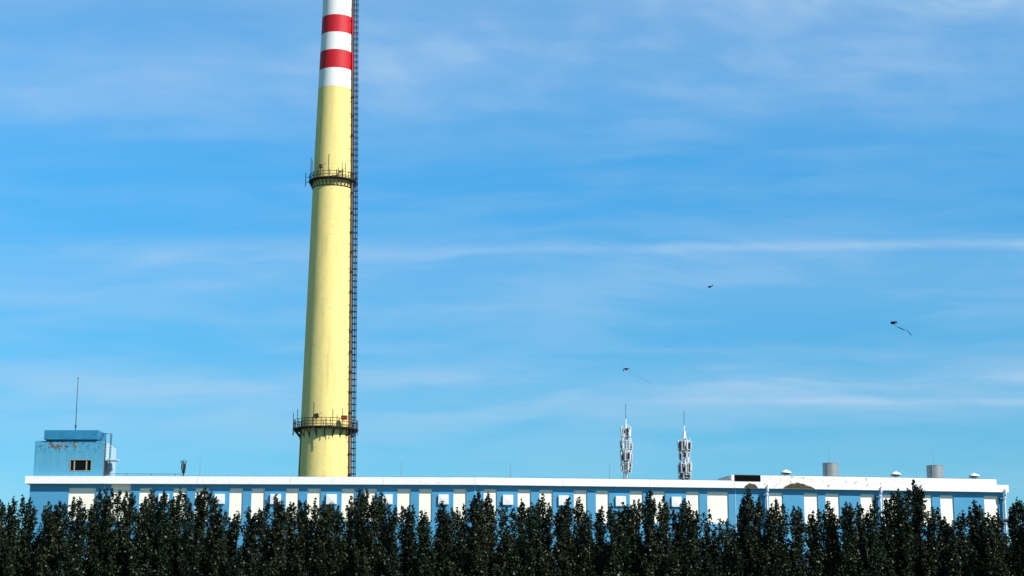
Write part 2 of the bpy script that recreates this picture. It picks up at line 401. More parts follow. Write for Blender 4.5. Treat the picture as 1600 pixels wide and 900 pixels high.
# white covers on the blue bays: shallow pyramids on a raised square box
for u0, u1 in VENTS:
    s = segof(u0); um = (u0+u1)/2
    dy = {1: 0, 2: (um-743)*.0116}.get(SEG.index(s), 0)+(um/743*1.6 if um < 743 else 1.6)
    a0 = hit(s, u0, 779+dy)[0]; a1 = hit(s, u1, 779+dy)[0]
    zt = hit(s, um, 771.2+dy)[1]; zb = hit(s, um, 786.7+dy)[1]
    mb = MB(); fbox(mb, s, a0, a1, -.001, .22, zb, zt)
    c = [s.o+s.e*a+s.n*.2202+Vector((0, 0, z))-BO for a, z in ((a0+.02, zb+.02), (a1-.02, zb+.02), (a1-.02, zt-.02), (a0+.02, zt-.02))]
    tip = s.o+s.e*(a0+a1)/2+s.n*.285+Vector((0, 0, (zb+zt)/2))-BO
    mb.add(c+[tip], [(0, 1, 4), (1, 2, 4), (2, 3, 4), (3, 0, 4)])
    mb.build('vent_cover', M['box'], bld)
# expansion joints
for u in (162.3, 742, 1149):
    s = segof(u); a = hit(s, u, 780)[0]; mb = MB()
    fbox(mb, s, a-.05, a+.05, .001, .035, 0, HE-.004); mb.build('expansion_joint', M['joint'], bld)
# drainpipes with swan neck, hopper and shadow-casting stand-off
for u in (1196.5, 1373.5, 1567):
    s = s3; a = hit(s, u, 775)[0]; mb = MB()
    def P(da, d, z): p = s.o+s.e*(a+da)+s.n*d-BO; return (p.x, p.y, z)
    mb.tube([P(0, OVER+.12, HE+.18), P(0, OVER+.12, HE-.22), P(0, .34, HE-.55), P(0, .34, 0)], .135, 10)
    for z in np.arange(HE-1.2, .5, -2.2): mb.tube([P(0, .34, z), P(0, .34, z+.12)], .165, 10)
    dp = mb.build('drainpipe', M['pipe'], bld, smooth=True)
    hp = MB()
    for (z, w_) in ((HE-.62, .22),): hp.tube([P(0, .34, z-.2), P(0, .34, z), P(0, .34, z+.05)], [.14, .24, .24], 12)
    hp.build('hopper', M['pipe'], dp)
    for z in np.arange(HE-.75, .5, -2.4):
        br = MB(); br.tube([P(-.42, .03, z), P(0, .30, z)], .03, 5); br.tube([P(-.42, .0, z-.12), P(-.42, .06, z+.12)], .07, 5)
        br.build('pipe_bracket', M['rust'], dp)
    br = MB(); br.tube([P(-.02, OVER+.02, HE+.1), P(-.02, OVER+.16, HE+.34)], .06, 6)
    br.build('pipe_head', M['rust'], dp)
# lightning conductor strap along the parapet
wr = MB()
for i, s in enumerate(SEG):
    zt = ZP if i < 3 else ZH
    x0, x1 = (0, s.L) if i < 3 else (rx0+.1, rx1-.1)
    if i == 0: continue
    n = int((x1-x0)/1.2)
    pts = []
    for k in range(n+1):
        a = x0+(x1-x0)*k/n; p = s.o+s.e*a+s.n*.2-BO; pts.append((p.x, p.y, zt+.10+.02*math.sin(k*1.7)))
        wr.tube([(p.x, p.y, zt), (p.x, p.y, zt+.11)], .02, 4)
    wr.tube(pts, .012, 4)
wr.build('lightning_conductor', M['thin'], bld)

# ------------------------------------------------------------------ roof house
s0 = SEG[0]
th0 = hit(s0, 52, 743.4, -.35)[0]; th1 = hit(s0, 159.6, 743.4, -.35)[0]; tz = hit(s0, 110, 689, -.35)[1]
O = s0.o+s0.e*th0+s0.n*(-.35)+Vector((0, 0, ZR))
rotz = math.atan2(s0.e.y, s0.e.x)
hs = empty('rooftop_house', O, 'weathered blue rendered house with one dark window on the left end of the roof', 'roof house', rot=(0, 0, rotz))
W = th1-th0; H = tz-ZR; Dp = 4.3
def lx(u, v, d=-.35): a, z = hit(s0, u, v, d); return a-th0, z-ZR
wx0, wz0 = lx(108.5, 736); wx1, wz1 = lx(143.4, 718)
mb = MB()
mb.box(0, wx0, 0, .25, 0, H); mb.box(wx1, W, 0, .25, 0, H); mb.box(wx0, wx1, 0, .25, 0, wz0); mb.box(wx0, wx1, 0, .25, wz1, H)
mb.build('wall', M['tower'], hs)
mb = MB(); mb.box(0, .25, .252, Dp, 0, H); mb.box(.252, W-.252, Dp-.25, Dp, 0, H)
mb.box(.252, W-.252, .254, Dp-.252, H-.2, H-.05)
mb.build('back_wall', M['tower3'], hs)
mb = MB(); mb.box(W-.25, W, .252, Dp, 0, H); mb.build('side_wall', M['tower3'], hs)
mb = MB(); mb.box(W-.6, W+.62, 1.2, Dp+.6, 0, H-.35)
mb = MB(); mb.box(W+.003, W+.42, 2.5, Dp, 0, H-.35); mb.build('stair_annex', M['tower3'], hs)
win = MB()
fw = .065
for q in ((wx0, wx1, wz0, wz0+fw), (wx0, wx1, wz1-fw, wz1)): win.box(q[0], q[1], -.03, .12, q[2], q[3])
for x in (wx0, wx1-fw): win.box(x, x+fw, -.03, .12, wz0+fw, wz1-fw)
wo_ = win.build('window', M['frame'], hs)
for u in (116, 135): mu = MB(); x = lx(u, 727)[0]; mu.box(x-.06, x+.06, .02, .10, wz0+fw, wz1-fw); mu.build('mullion', M['frame'], wo_)
gl = MB(); gl.box(wx0+.01, wx1-.01, .14, .16, wz0+.01, wz1-.01); gl.build('pane', M['glass'], wo_)
sx0 = lx(69.5, 686)[0]; sx1 = lx(153.7, 686)[0]; sz1 = lx(110, 672.3)[1]
mb = MB(); mb.box(sx0, sx1, -.20, Dp-.6, H+.13, sz1); mb.box(sx0+.12, sx1-.1, .1, Dp-.9, H-.04, H+.128)
mb.build('water_tank_parapet', M['tower2'], hs, bevel=.03)
mb = MB(); mb.box(0, W, -.02, Dp, H+.002, H+.05) if False else None
mb = MB(); mb.box(W+.003, W+1.25, .9, 2.3, lx(162, 718)[1], lx(162, 718)[1]+.16); mb.build('door_canopy', M['tower3'], hs)
mb = MB(); mb.box(W+.003, W+.05, 1.1, 2.1, 0, lx(162, 719)[1]); mb.build('door', M['steel'], hs)
mb = MB(); mb.tube([(W+.14, .22, H+.05), (W+.14, .22, 0)], .07, 8)
mb.build('downpipe', M['steel'], hs)
mb = MB(); zt = H+.85
mb.tube([(W-.55, .45, H-.05), (W-.25, .45, zt), (W+.62, .45, zt), (W+.5, .45, .6)], .035, 6)
mb.tube([(W-.55, .95, H-.05), (W-.25, .95, zt), (W+.62, .95, zt), (W+.5, .95, .6)], .035, 6)
for k in range(14): z = .8+k*.32; mb.tube([(W+.51, .45, z), (W+.51, .95, z)], .02, 5)
mb.build('access_ladder', M['steel'], hs)

def roofpt(u, v, back, base):                       # a roof thing seen at u standing 'back' metres behind the parapet face
    s = segof(u); a, z = hit(s, u, v, -back); p = s.o+s.e*a-s.n*back
    return Vector((p.x, p.y, base)), z
# whip aerial on the roof house
p, zt = roofpt(118, 671, 2.2, 0); p2, z2 = roofpt(122, 590, 2.2, 0)
zb = ZR+sz1
root = empty('whip_aerial', (p.x, p.y, zb), 'tall thin aerial mast on top of the blue roof house', 'aerial')
mb = MB(); mb.tube([(0, 0, 0), ((p2-p).x*.2, 0, (z2-zb)*.3), ((p2-p).x*.55, 0, z2-zb)], [.05, .04, .028], 6); mb.build('rod', M['steel'], root)
mb = MB(); mb.lathe([(.03, .5), (.10, .52), (.10, .75), (.03, .78)], 8); mb.build('clamp', M['steel'], root)
mb = MB(); mb.lathe([(.02, z2-zb-.12), (.07, z2-zb-.1), (.07, z2-zb), (.01, z2-zb+.02)], 8, c=((p2-p).x*.55, 0)); mb.build('tip', M['steel'], root)

# thin lightning rods standing on the roof
RODS = [(313, 716, 1.5, 'thin lightning rod just right of the small dark roof mast'),
        (627, 722, 1.5, 'thin lightning rod on the roof right of the chimney'),
        (798, 723, 1.5, 'thin lightning rod alone in the middle of the roof'),
        (952, 722, 1.5, 'thin lightning rod just left of the two white antenna masts')]
for u, v, bk, lab in RODS:
    p, z = roofpt(u, v, bk, ZR); mb = MB()
    mb.tube([(0, 0, 0), (0, 0, (z-ZR)*.5), (0, 0, z-ZR)], [.03, .022, .014], 6)
    o = mb.build('lightning_rod', M['thin']); o.location = p; tag(o, lab, 'lightning rod', 'thin lightning rods on the roof')
# railing at the left of the roof
pa_, z_ = roofpt(172, 740, .9, ZR); pb_, _ = roofpt(283, 740, .9, ZR)
rl = empty('roof_railing', pa_, 'thin low guard rail along the roof between the roof house and the small dark mast', 'railing')
top = z_-ZR-.02; vec = pb_-pa_
mb = MB(); mb.tube([(0, 0, top), (vec.x, vec.y, top)], .022, 5); mb.build('rail', M['steel'], rl)
for t in (.0, .235, .58, .92, 1.0):
    mb = MB(); mb.tube([(vec.x*t, vec.y*t, 0), (vec.x*t, vec.y*t, top+.04)], .028, 5); mb.build('post', M['steel'], rl)
# small dark mast
p, z = roofpt(287.5, 717, 1.6, ZR)
sm = empty('small_roof_mast', p, 'small dark antenna mast on the roof left of the chimney', 'antenna mast')
k = mpp(183, 18); h = z-ZR
mb = MB(); mb.tube([(0, 0, 0), (0, 0, h*.8), (0, 0, h)], [.09, .07, .02], 8); mb.build('pole', M['steel'], sm)
for dx, dz0, dz1 in ((-.17, .48, 1.05), (.17, .5, 1.1), (-.1, .10, .5), (.12, .12, .5)):
    zz = h-26*k+.15
    mb = MB(); mb.box(dx-.075, dx+.075, -.16, -.06, zz+dz0, zz+dz1); mb.build('panel_antenna', M['radio'], sm, bevel=.01)
for sx_, tl in ((-1, .9), (1, .8), (-.4, 1.)):
    mb = MB(); mb.tube([(0, 0, h*.76), (sx_*.30*tl, -.05, h*.84), (sx_*.32*tl, -.05, h*.92)], .03, 5)
    mb.obox((sx_*.30*tl, -.08, h*.88), (.05, 0, .03), (0, .04, 0), (-.02*sx_, 0, .09)); mb.build('antenna_arm', M['steel'], sm)

# cellular masts
def cell_mast(u, vtop, vbase, back, label, tiers, lattice):
    p, zt = roofpt(u, vtop, back, ZR); _, zc = roofpt(u, vtop+26, back, ZR)
    k = mpp(182+back, zt); h = zt-ZR
    root = empty('antenna_mast', p, label, 'antenna mast', 'white antenna masts on the roof')
    def Z(v): return h-(v-vtop)*k
    pw = 2.4*k
    mb = MB(); mb.tube([(0, 0, 0), (0, 0, Z(vtop+34))], [pw*1.1, pw*.9], 14); mb.tube([(0, 0, Z(vtop+34)), (0, 0, Z(vtop+24))], [.06, .05], 8)
    mb.build('pole', M['mast'], root, smooth=True)
    mb = MB(); mb.tube([(0, 0, Z(vtop+26)), (0, 0, h)], [.034, .028], 6); mb.build('whip_antenna', M['whip'], root)
    rnd = random.Random(u)
    if lattice:
        mb = MB()
        for t in range(3):
            a = t*2.094+.5
            mb.tube([(.40*math.cos(a), .40*math.sin(a), 0), (.40*math.cos(a), .40*math.sin(a), Z(vtop+52))], .055, 6)
        for z in np.arange(.4, Z(vtop+52), .75):
            for t in range(3):
                a = t*2.094+.5; c = a+2.094
                mb.tube([(.40*math.cos(a), .40*math.sin(a), z), (.40*math.cos(c), .40*math.sin(c), z+.7)], .022, 4)
        mb.tube([(0, 0, Z(vtop+46)), (0, 0, Z(vtop+34))], [.24, .10], 12)
        mb.build('support_frame', M['mast'], root)
    mb = MB()
    for t in range(3):
        a = t*2.094+1.0; mb.tube([(.30*math.cos(a), .30*math.sin(a), 0), (.30*math.cos(a), .30*math.sin(a), Z(vtop+44))], .035, 5)
    mb.build('feeder_cables', M['radio'], root)
    for t in range(5):                              # long standoff tubes that the antennas clamp to
        a = t*1.2566+.25; rr = (7.2 if not lattice else 8.3)*k; zt_ = Z(tiers[0][0])+rnd.uniform(-.2, .2); zb_ = Z(tiers[-1][1])+rnd.uniform(-.1, .3)
        mb = MB(); mb.tube([(rr*math.cos(a), rr*math.sin(a), zb_), (rr*math.cos(a), rr*math.sin(a), zt_)], .028, 5)
        mb.build('standoff_tube', M['mast'], root)
        for q in range(3):
            zz = rnd.uniform(zb_, zt_); c = Vector((math.cos(a), math.sin(a), 0)); tt = Vector((-c.y, c.x, 0)); hh_ = rnd.uniform(.12, .28)
            mb = MB(); mb.obox(c*rr*rnd.uniform(.7, 1.05)+Vector((0, 0, zz)), tt*.08, c*.07, (0, 0, hh_)); mb.build('radio_unit', M['radio'] if rnd.random() < .6 else M['radome'], root, bevel=.01)
            mb = MB(); mb.tube([(0, 0, zz-.1), tuple(c*rr+Vector((0, 0, zz+.05)))], .02, 4); mb.build('standoff_arm', M['mast'], root)
    for (v0, v1, rr, n, off, dark) in tiers:
        z0 = Z(v1); z1 = Z(v0); r = rr*k
        mb = MB(); 
        for z in (z0+.06, z1-.06): mb.ring(r*.92, z, .026, 18)
        for j in range(n):
            a = off+2*math.pi*j/n
            mb.tube([(0, 0, z0+.3), (r*math.cos(a), r*math.sin(a), z0+.15)], .024, 5)
            mb.tube([(r*math.cos(a), r*math.sin(a), z0-.2*rnd.random()-.05), (r*math.cos(a), r*math.sin(a), z1+.05+.3*rnd.random())], .03, 5)
        mb.build('mount_ring', M['mast'], root)
        for j in range(n):
            a = off+2*math.pi*j/n; c = Vector((math.cos(a), math.sin(a), 0)); t = Vector((-c.y, c.x, 0))
            hh = (z1-z0)*rnd.uniform(.33, .58); zc = (z0+z1)/2+rnd.uniform(-.2, .2)
            tilt = c*rnd.uniform(.03, .07)
            mb = MB(); mb.obox(c*(r+.08)+Vector((0, 0, zc)), t*.085, c*.05, Vector((0, 0, hh))-tilt*0+tilt*.5)
            mb.build('panel_antenna', M['radome'], root, bevel=.015)
            for _q in range(2 if rnd.random() < dark*.6 else 1 if rnd.random() < dark else 0):
                mb = MB(); zz = z0+rnd.uniform(.05, .85)*(z1-z0)
                mb.obox(c*(r-.14)+t*rnd.uniform(-.12, .12)+Vector((0, 0, zz)), t*.13, c*.09, (0, 0, .25)); mb.build('radio_unit', M['radio'], root, bevel=.01)
    return root
cell_mast(977.5, 631, 748, 6, 'slimmer white antenna mast, left of two on the roof, with spaced antenna tiers',
          [(669, 684, 7.5, 4, .55, .7), (689, 703, 8.5, 5, .2, .3), (707, 721, 8.0, 7, .9, 1.0), (724, 738, 7.5, 4, .3, .8)], False)
cell_mast(1068.5, 641, 750, 6, 'thicker white antenna mast, right of two on the roof, crowded with antennas',
          [(690, 705, 9.8, 8, .3, 1.0), (708, 718, 7.5, 3, 2.9, 1.0), (726, 741, 9.5, 8, .1, 1.0), (743, 749, 9.0, 5, .6, 1.0)], True)

# steel drums and cowls behind the raised parapet
DR = ZH-1.2
def drum(u0, u1, v0, lab, rodv):
    um = (u0+u1)/2; p, z = roofpt(um, v0, 2.6, ZR); r = (u1-u0)/2*mpp(190, 18)
    root = empty('exhaust_drum', p, lab, 'roof exhaust', 'steel exhaust drums on the roof')
    h = z-ZR; mb = MB(); mb.lathe([(r*.97, 0), (r, 0), (r, h-.06), (r*1.03, h-.05), (r*1.03, h)], 40)
    for j in range(4): mb.ring(r, h*.3+j*h*.2, .012, 40)
    mb.build('shell', M['galv'], root, smooth=True)
    mb = MB(); mb.box(-r*.55, -r*.50, -r-.02, -r*.8, 0, h-.08); mb.build('seam_strip', M['galv'], root)
    p2, z2 = roofpt(um, rodv, 2.6, ZR)
    mb = MB(); mb.tube([(-.15, 0, h), (-.15, 0, z2-ZR)], [.02, .012], 5); mb.build('rod', M['thin'], root)
drum(1285, 1309.5, 723.8, 'left grey steel exhaust drum behind the raised parapet', 700)
drum(1447.3, 1473, 727.6, 'right grey steel exhaust drum behind the raised parapet', 702)
def cowl(u, v, lab, first=None):
    p, z = roofpt(u, v, 3.2, ZR); h = z-ZR
    root = empty('roof_ventilator', p, lab, 'roof ventilator', 'white mushroom ventilators on the roof')
    mb = MB(); mb.lathe([(.26, 0), (.26, h-.52), (.38, h-.38)], 24); mb.build('duct', M['vent'], root, smooth=True)
    mb = MB(); mb.lathe([(.34, h-.34), (.60, h-.34), (.58, h-.26), (.42, h-.14), (.20, h-.06), (.16, h), (.03, h+.01)], 28); mb.build('cap', M['vent'], root, smooth=True)
    mb = MB()
    mb.lathe([(.30, h-.50), (.48, h-.46), (.48, h-.42), (.30, h-.42)], 24)
    mb.tube([(-.52, -.1, h-.34), (-.62, -.1, h-.6), (-.60, -.1, h-.95)], .03, 5); mb.build('cowl_bracket', M['radio'], root)
cowl(1228, 734.2, 'white mushroom roof ventilator nearest the black boarded opening, left of both steel drums')
cowl(1399.5, 737, 'white mushroom roof ventilator between the two steel drums')
cowl(1522, 739.5, 'white mushroom roof ventilator near the right end of the raised parapet')

# ------------------------------------------------------------------ chimney
CY = 260
P1 = at(507, 744, CY); P2 = at(527.6, 35, CY)
dirv = (P2-P1).normalized(); base = P1-dirv*(P1.z/dirv.z)
ch = empty('chimney', base, 'tall pale yellow factory chimney with red and white bands and two ringed platforms', 'chimney')
ch.rotation_mode = 'QUATERNION'; ch.rotation_quaternion = Vector((0, 0, 1)).rotation_difference(dirv)
def zof(v, r): return at(515, v, CY-r).z
def rof(v, px): return px*mpp(CY, at(515, v, CY).z)
K = [(0, rof(744, 41)*1.11), (P1.z, rof(744, 41)), (at(515, 275, CY).z, rof(275, 30.8)), (P2.z, rof(35, 24.2)), (118, rof(35, 24.2)*.90)]
def rad(z):
    for (a, ra), (c, rc) in zip(K, K[1:]):
        if z <= c: return ra+(rc-ra)*(z-a)/(c-a)
    return K[-1][1]
def shaft(z0, z1, m, name, lab=None, wav=0):
    n = max(2, int((z1-z0)/1.2)); mb = MB(); mb.lathe([(rad(z0+(z1-z0)*i/n), z0+(z1-z0)*i/n) for i in range(n+1)], 128)
    o = mb.build(name, m, ch, smooth=True)
    if lab: tag(o, lab)
    return o
zs = [zof(133.5, 2.7), zof(105, 2.6), zof(76.5, 2.5), zof(49, 2.5), zof(22, 2.4)]
dz = zs[4]-zs[3]
shaft(0, zs[0], M['yel'], 'shaft')
cols = ['cwhite', 'red', 'cwhite', 'red', 'cwhite']
zz = zs+[zs[4]+dz*k for k in range(1, 6)]
i = 0; zz = [z for z in zz if z < 116]+[118]
for a, c in zip(zz, zz[1:]):
    shaft(a+.0, c, M['cwhite' if i % 2 == 0 else 'red'], 'white_band' if i % 2 == 0 else 'red_band'); i += 1
mb = MB(); mb.lathe([(rad(118)+.02, 118.0), (rad(118)+.28, 118.05), (rad(118)+.28, 118.6), (rad(118)*.8, 118.62)], 64); mb.build('rim', M['cwhite'], ch)
# riser pipe on the right, ladder with safety cage beyond it, both on brackets
LA = R(-15)                                         # direction of the ladder round the shaft
def cyl(a, r, z): return Vector((r*math.cos(a), r*math.sin(a), z))
mb = MB(); pz = [0]+list(np.arange(4, zs[0], 4))
PA = R(-21)
mb.tube([cyl(PA, rad(z)+.20, z) for z in pz+[zs[0]]], .19, 8); o = mb.build('riser_pipe', M['flue'], ch, smooth=True)
mb = MB()
for z in np.arange(3, zs[0], 3.1): mb.tube([cyl(PA, rad(z)+.20, z), cyl(PA, rad(z)+.20, z+.35)], .25, 8)
mb.build('pipe_collar', M['rust'], o)
for a, c, m in zip(zz, zz[1:], ['cwhite', 'red']*6):
    mb = MB(); n = 3; mb.tube([cyl(PA, rad(a+(c-a)*k/n)+.2, a+(c-a)*k/n) for k in range(n+1)], .19, 8)
    tag(mb.build('riser_pipe', M['red' if m == 'red' else 'flue'], ch, smooth=True))
ld = MB(); cg = MB(); br = MB()
off = .24
zl = [2.5]+list(np.arange(5, 117, 3))
ea = Vector((math.cos(LA), math.sin(LA), 0)); ta = Vector((-ea.y, ea.x, 0))
for sgn in (-1, 1):
    ld.tube([cyl(LA, rad(z)+off, z)+ta*.26*sgn for z in zl], .08, 5)
for z in np.arange(2.8, 116, .35): c = cyl(LA, rad(z)+off, z); ld.tube([c-ta*.26, c+ta*.26], .018, 4, cap=False)
for z in np.arange(3.2, 116, .95):
    c = cyl(LA, rad(z)+off, z)
    cg.tube([c+ta*(.42*math.sin(t))+ea*(.34-.40*math.cos(t)) for t in np.linspace(.55, 2*math.pi-.55, 13)], .066, 4, cap=False)
for t in (1.3, 2.4, math.pi, 3.9, 5.0):
    cg.tube([cyl(LA, rad(z)+off, z)+ta*(.42*math.sin(t))+ea*(.34-.40*math.cos(t)) for z in zl], .05, 4)
for z in np.arange(3.2, 116, 1.9):
    c = cyl(LA, rad(z)+off, z)
    for sgn in (-1, 1): br.tube([c+ta*.26*sgn, cyl(LA, rad(z)-.05, z)+ta*.26*sgn], .045, 4)
    br.tube([c-ta*.26-ea*.1, c-ta*.95-ea*.25], .035, 4)
lo = ld.build('ladder', M['bluesteel'], ch); cg.build('safety_cage', M['bluesteel'], lo); br.build('ladder_bracket', M['steel'], lo)
# thin conduit on the left
mb = MB(); CA = R(180+25); mb.tube([cyl(CA, rad(z)+.06, z) for z in (0, 10, 20, 33)], .07, 6); mb.build('conduit', M['flue'], ch)
# platforms
def platform(vdeck, Rpx, railpx, rods, lamps, skirt, vrails):
    Rd = rof(vdeck, Rpx); z0 = zof(vdeck, Rd); k = mpp(CY, z0); hr = railpx*k
    mb = MB(); r0 = rad(z0)+.02; mb.lathe([(r0, z0-.13), (Rd, z0-.13), (Rd, z0), (r0, z0), (r0, z0-.13)], 72, cap=False)
    mb.ring(Rd, z0+.03, .10, 72)
    pf = mb.build('platform', M['rust'], ch)
    ra = MB()
    for f in vrails: ra.ring(Rd-.04, z0+hr*f, .042, 60)
    n = 22
    for j in range(n):
        a = 2*math.pi*j/n+.1; ra.tube([cyl(a, Rd-.04, z0), cyl(a, Rd-.04, z0+hr)], .052, 5)
    ra.build('railing', M['rust'], pf)
    kb = MB(); n = 20 if not skirt else 34; drop = 1.25 if not skirt else 1.15
    for j in range(n):
        a = 2*math.pi*j/n+.07; rr = rad(z0-drop)
        kb.tube([cyl(a, Rd-.08, z0-.12), cyl(a, rr-.03, z0-drop)], .085 if not skirt else .065, 5)
        if not skirt and j % 2 == 0: kb.tube([cyl(a, Rd-.05, z0-.1), cyl(a, Rd-.05, z0-.75)], .05, 5)
        if not skirt: kb.tube([cyl(a, rad(z0)+.05, z0-.1), cyl(a, rr+.04, z0-drop-.25)], .05, 4)
    if skirt: kb.ring(rad(z0-drop)+.05, z0-drop+.05, .07, 72); kb.ring((Rd+rad(z0-drop))/2, z0-drop*.5, .03, 72)
    kb.build('support_brackets', M['rust'], pf)
    for u, v0, v1, dr in rods:
        uc = 507+(527.6-507)*(744-(v0+v1)/2)/709
        x = (u-uc)*k; rr = Rd+dr; x = max(-rr*.999, min(rr*.999, x)); y = -math.sqrt(rr*rr-x*x)
        mb = MB(); zz0 = z0-(v1-vdeck)*k; zz1 = z0+(vdeck-v0)*k
        mb.tube([(x, y, zz0), (x, y, zz1)], .06, 5); mb.build('upright_rod', M['steel'], pf)
        if dr > .1: mb = MB(); mb.tube([(x, y, z0), (x*.85, y*.85, z0)], .04, 4); mb.tube([(x, y, z0+.8), (x*.85, y*.85, z0+.8)], .04, 4); mb.build('rod_arm', M['steel'], pf)
    for u, v, wpx, hpx, m, rot in lamps:
        uc = 507+(527.6-507)*(744-v)/709; x = (u-uc)*k; y = -math.sqrt(max(.1, (Rd-.1)**2-x*x)); zc = z0+(vdeck-v)*k
        mb = MB(); c, s_ = math.cos(rot), math.sin(rot)
        mb.obox((x, y-.1, zc), Vector((c, 0, s_))*wpx*k/2, (0, .28, 0), Vector((-s_, 0, c))*hpx*k/2)
        lm = mb.build('warning_lamp', m, pf, bevel=.04)
        mb = MB(); mb.tube([(x, y, z0+.3), (x, y-.1, zc-hpx*k*.3)], .045, 5); mb.tube([(x-.75, y, zc-.35), (x+.8, y-.1, zc+.5)], .035, 4) if m is M['ldark'] else None
        mb.build('lamp_bracket', M['rust'], lm)
    return pf
platform(666, 50, 14, [(460, 641, 677, .12), (468.6, 637, 668, .12), (495.5, 628, 681, .1), (510.5, 656, 683, .06), (525, 639, 672, .05), (539.5, 636, 666, .05), (517.5, 661, 672, .03)],
         [(500, 650, 7, 7, M['ldark'], .3), (541.5, 651, 9, 6.5, M['lred'], .05)], False, (.33, .66, 1.0))
platform(276, 37, 12, [(477, 260, 283, .55), (488.3, 241, 277, .15), (490.5, 246, 277, .05), (517.6, 240, 277, .05), (538, 252, 276, .05), (543, 252, 276, .03), (530, 264, 276, .0)],
         [(505, 258.5, 4.5, 5.5, M['ldark'], .2), (535, 267, 3, 2.5, M['ldark'], .4)], True, (.45, .85))
# wire stays on the upper platform
# ------------------------------------------------------------------ kites
def kite(name_lab, Y, sails, tail, spar):
    c = at(*spar[0], Y); root = empty('kite', c, name_lab, 'kite', 'kites flying over the factory')
    for pts, m, lab in sails:
        w3 = [at(u, v, Y+d)-c for u, v, d in pts]; mb = MB(); n = len(w3); t = Vector((0, .03, .01))
        mb.add([p-t for p in w3]+[p+t for p in w3], [tuple(range(n)), tuple(range(2*n-1, n-1, -1))]+[(i, (i+1) % n, n+(i+1) % n, n+i) for i in range(n)])
        tag(mb.build('sail', m, root), lab)
    mb = MB(); mb.tube([at(u, v, Y)-c+Vector((0, -.06, 0)) for u, v in spar], .03, 5); mb.build('spar', M['steel'], root)
    if tail:
        pts, m, wd = tail; mb = MB()
        w3 = [at(u, v, Y+.3*math.sin(i))-c for i, (u, v, q) in enumerate(pts)]
        for i in range(len(w3)-1):
            a, d = w3[i], w3[i+1]; up = Vector((.25, .3, 1)).normalized()
            wa, wb = wd*pts[i][2], wd*pts[i+1][2]; t = Vector((0, .012, 0))
            mb.hexa([a-up*wa-t, d-up*wb-t, d-up*wb+t, a-up*wa+t, a+up*wa-t, d+up*wb-t, d+up*wb+t, a+up*wa+t])
        mb.build('tail', m, root)
kite('small dark kite with no tail, highest of the three in the sky', 250,
     [([(1105.5, 447.8, 0), (1109, 446.8, -.4), (1110, 449.4, .2), (1107.5, 450, .3)], M['kblue'], 'navy wing of the kite'),
      ([(1109, 446.8, -.4), (1111.5, 446.8, -.2), (1112.4, 447.8, .1), (1110, 449.4, .2)], M['kred'], 'dark red middle of the kite'),
      ([(1111.2, 447.2, -.2), (1113, 444.8, .2), (1114.8, 445.2, .5), (1112.4, 448, .1)], M['ktail'], None)], None, [(1109.4, 447), (1110, 449.4)])
kite('red and navy kite trailing a wavy dark ribbon, rightmost in the sky', 250,
     [([(1391.4, 503.5, .3), (1393.2, 502, 0), (1396.3, 503.2, -.4), (1396, 506.2, 0), (1393, 507, .4)], M['kblue'], None),
      ([(1394.5, 502.4, 0), (1398.2, 502, -.3), (1399, 505, 0), (1396.5, 507.4, .2)], M['kred'], 'dark red middle of the kite'),
      ([(1398.2, 502, -.3), (1402, 502.3, .3), (1400.8, 506, .5), (1399, 505, 0)], M['kblue'], None)],
     ([(1397, 507, .5), (1400, 509.5, .5), (1403.5, 511.3, .6), (1406, 512.3, .9), (1409.5, 514, 1.0), (1412.5, 515.4, .8), (1415.5, 515.6, .4), (1418, 517.2, .8), (1421, 520, 1.1), (1424, 523.4, 1.1)], M['ktail'], .085),
     [(1396.5, 502.5), (1396.8, 507)])
kite('small dark delta kite with faint long tail, lowest one, above the antenna masts', 250,
     [([(973.4, 574.5, .3), (976, 575.2, -.3), (978.5, 578.8, .2), (976.5, 577.8, .2)], M['kblue'], None),
      ([(975.8, 575.2, -.3), (980, 575.3, -.3), (984.2, 574.8, .4), (978.5, 579, .2)], M['kred'], 'dark red middle of the kite'),
      ([(973.2, 577.6, .1), (975, 577.2, 0), (974.8, 579.8, 0), (973.2, 579.8, .1)], M['ktail'], None)],
     ([(979, 578.6, .3), (984, 582, .3), (991, 585.5, .35), (999, 589, .3), (1005, 592.3, .4), (1008, 593.3, .9), (1012, 596.2, .7), (1017.5, 600, 1.1)], M['ktail2'], .04),
     [(976.5, 575.4), (978.4, 578.8)])

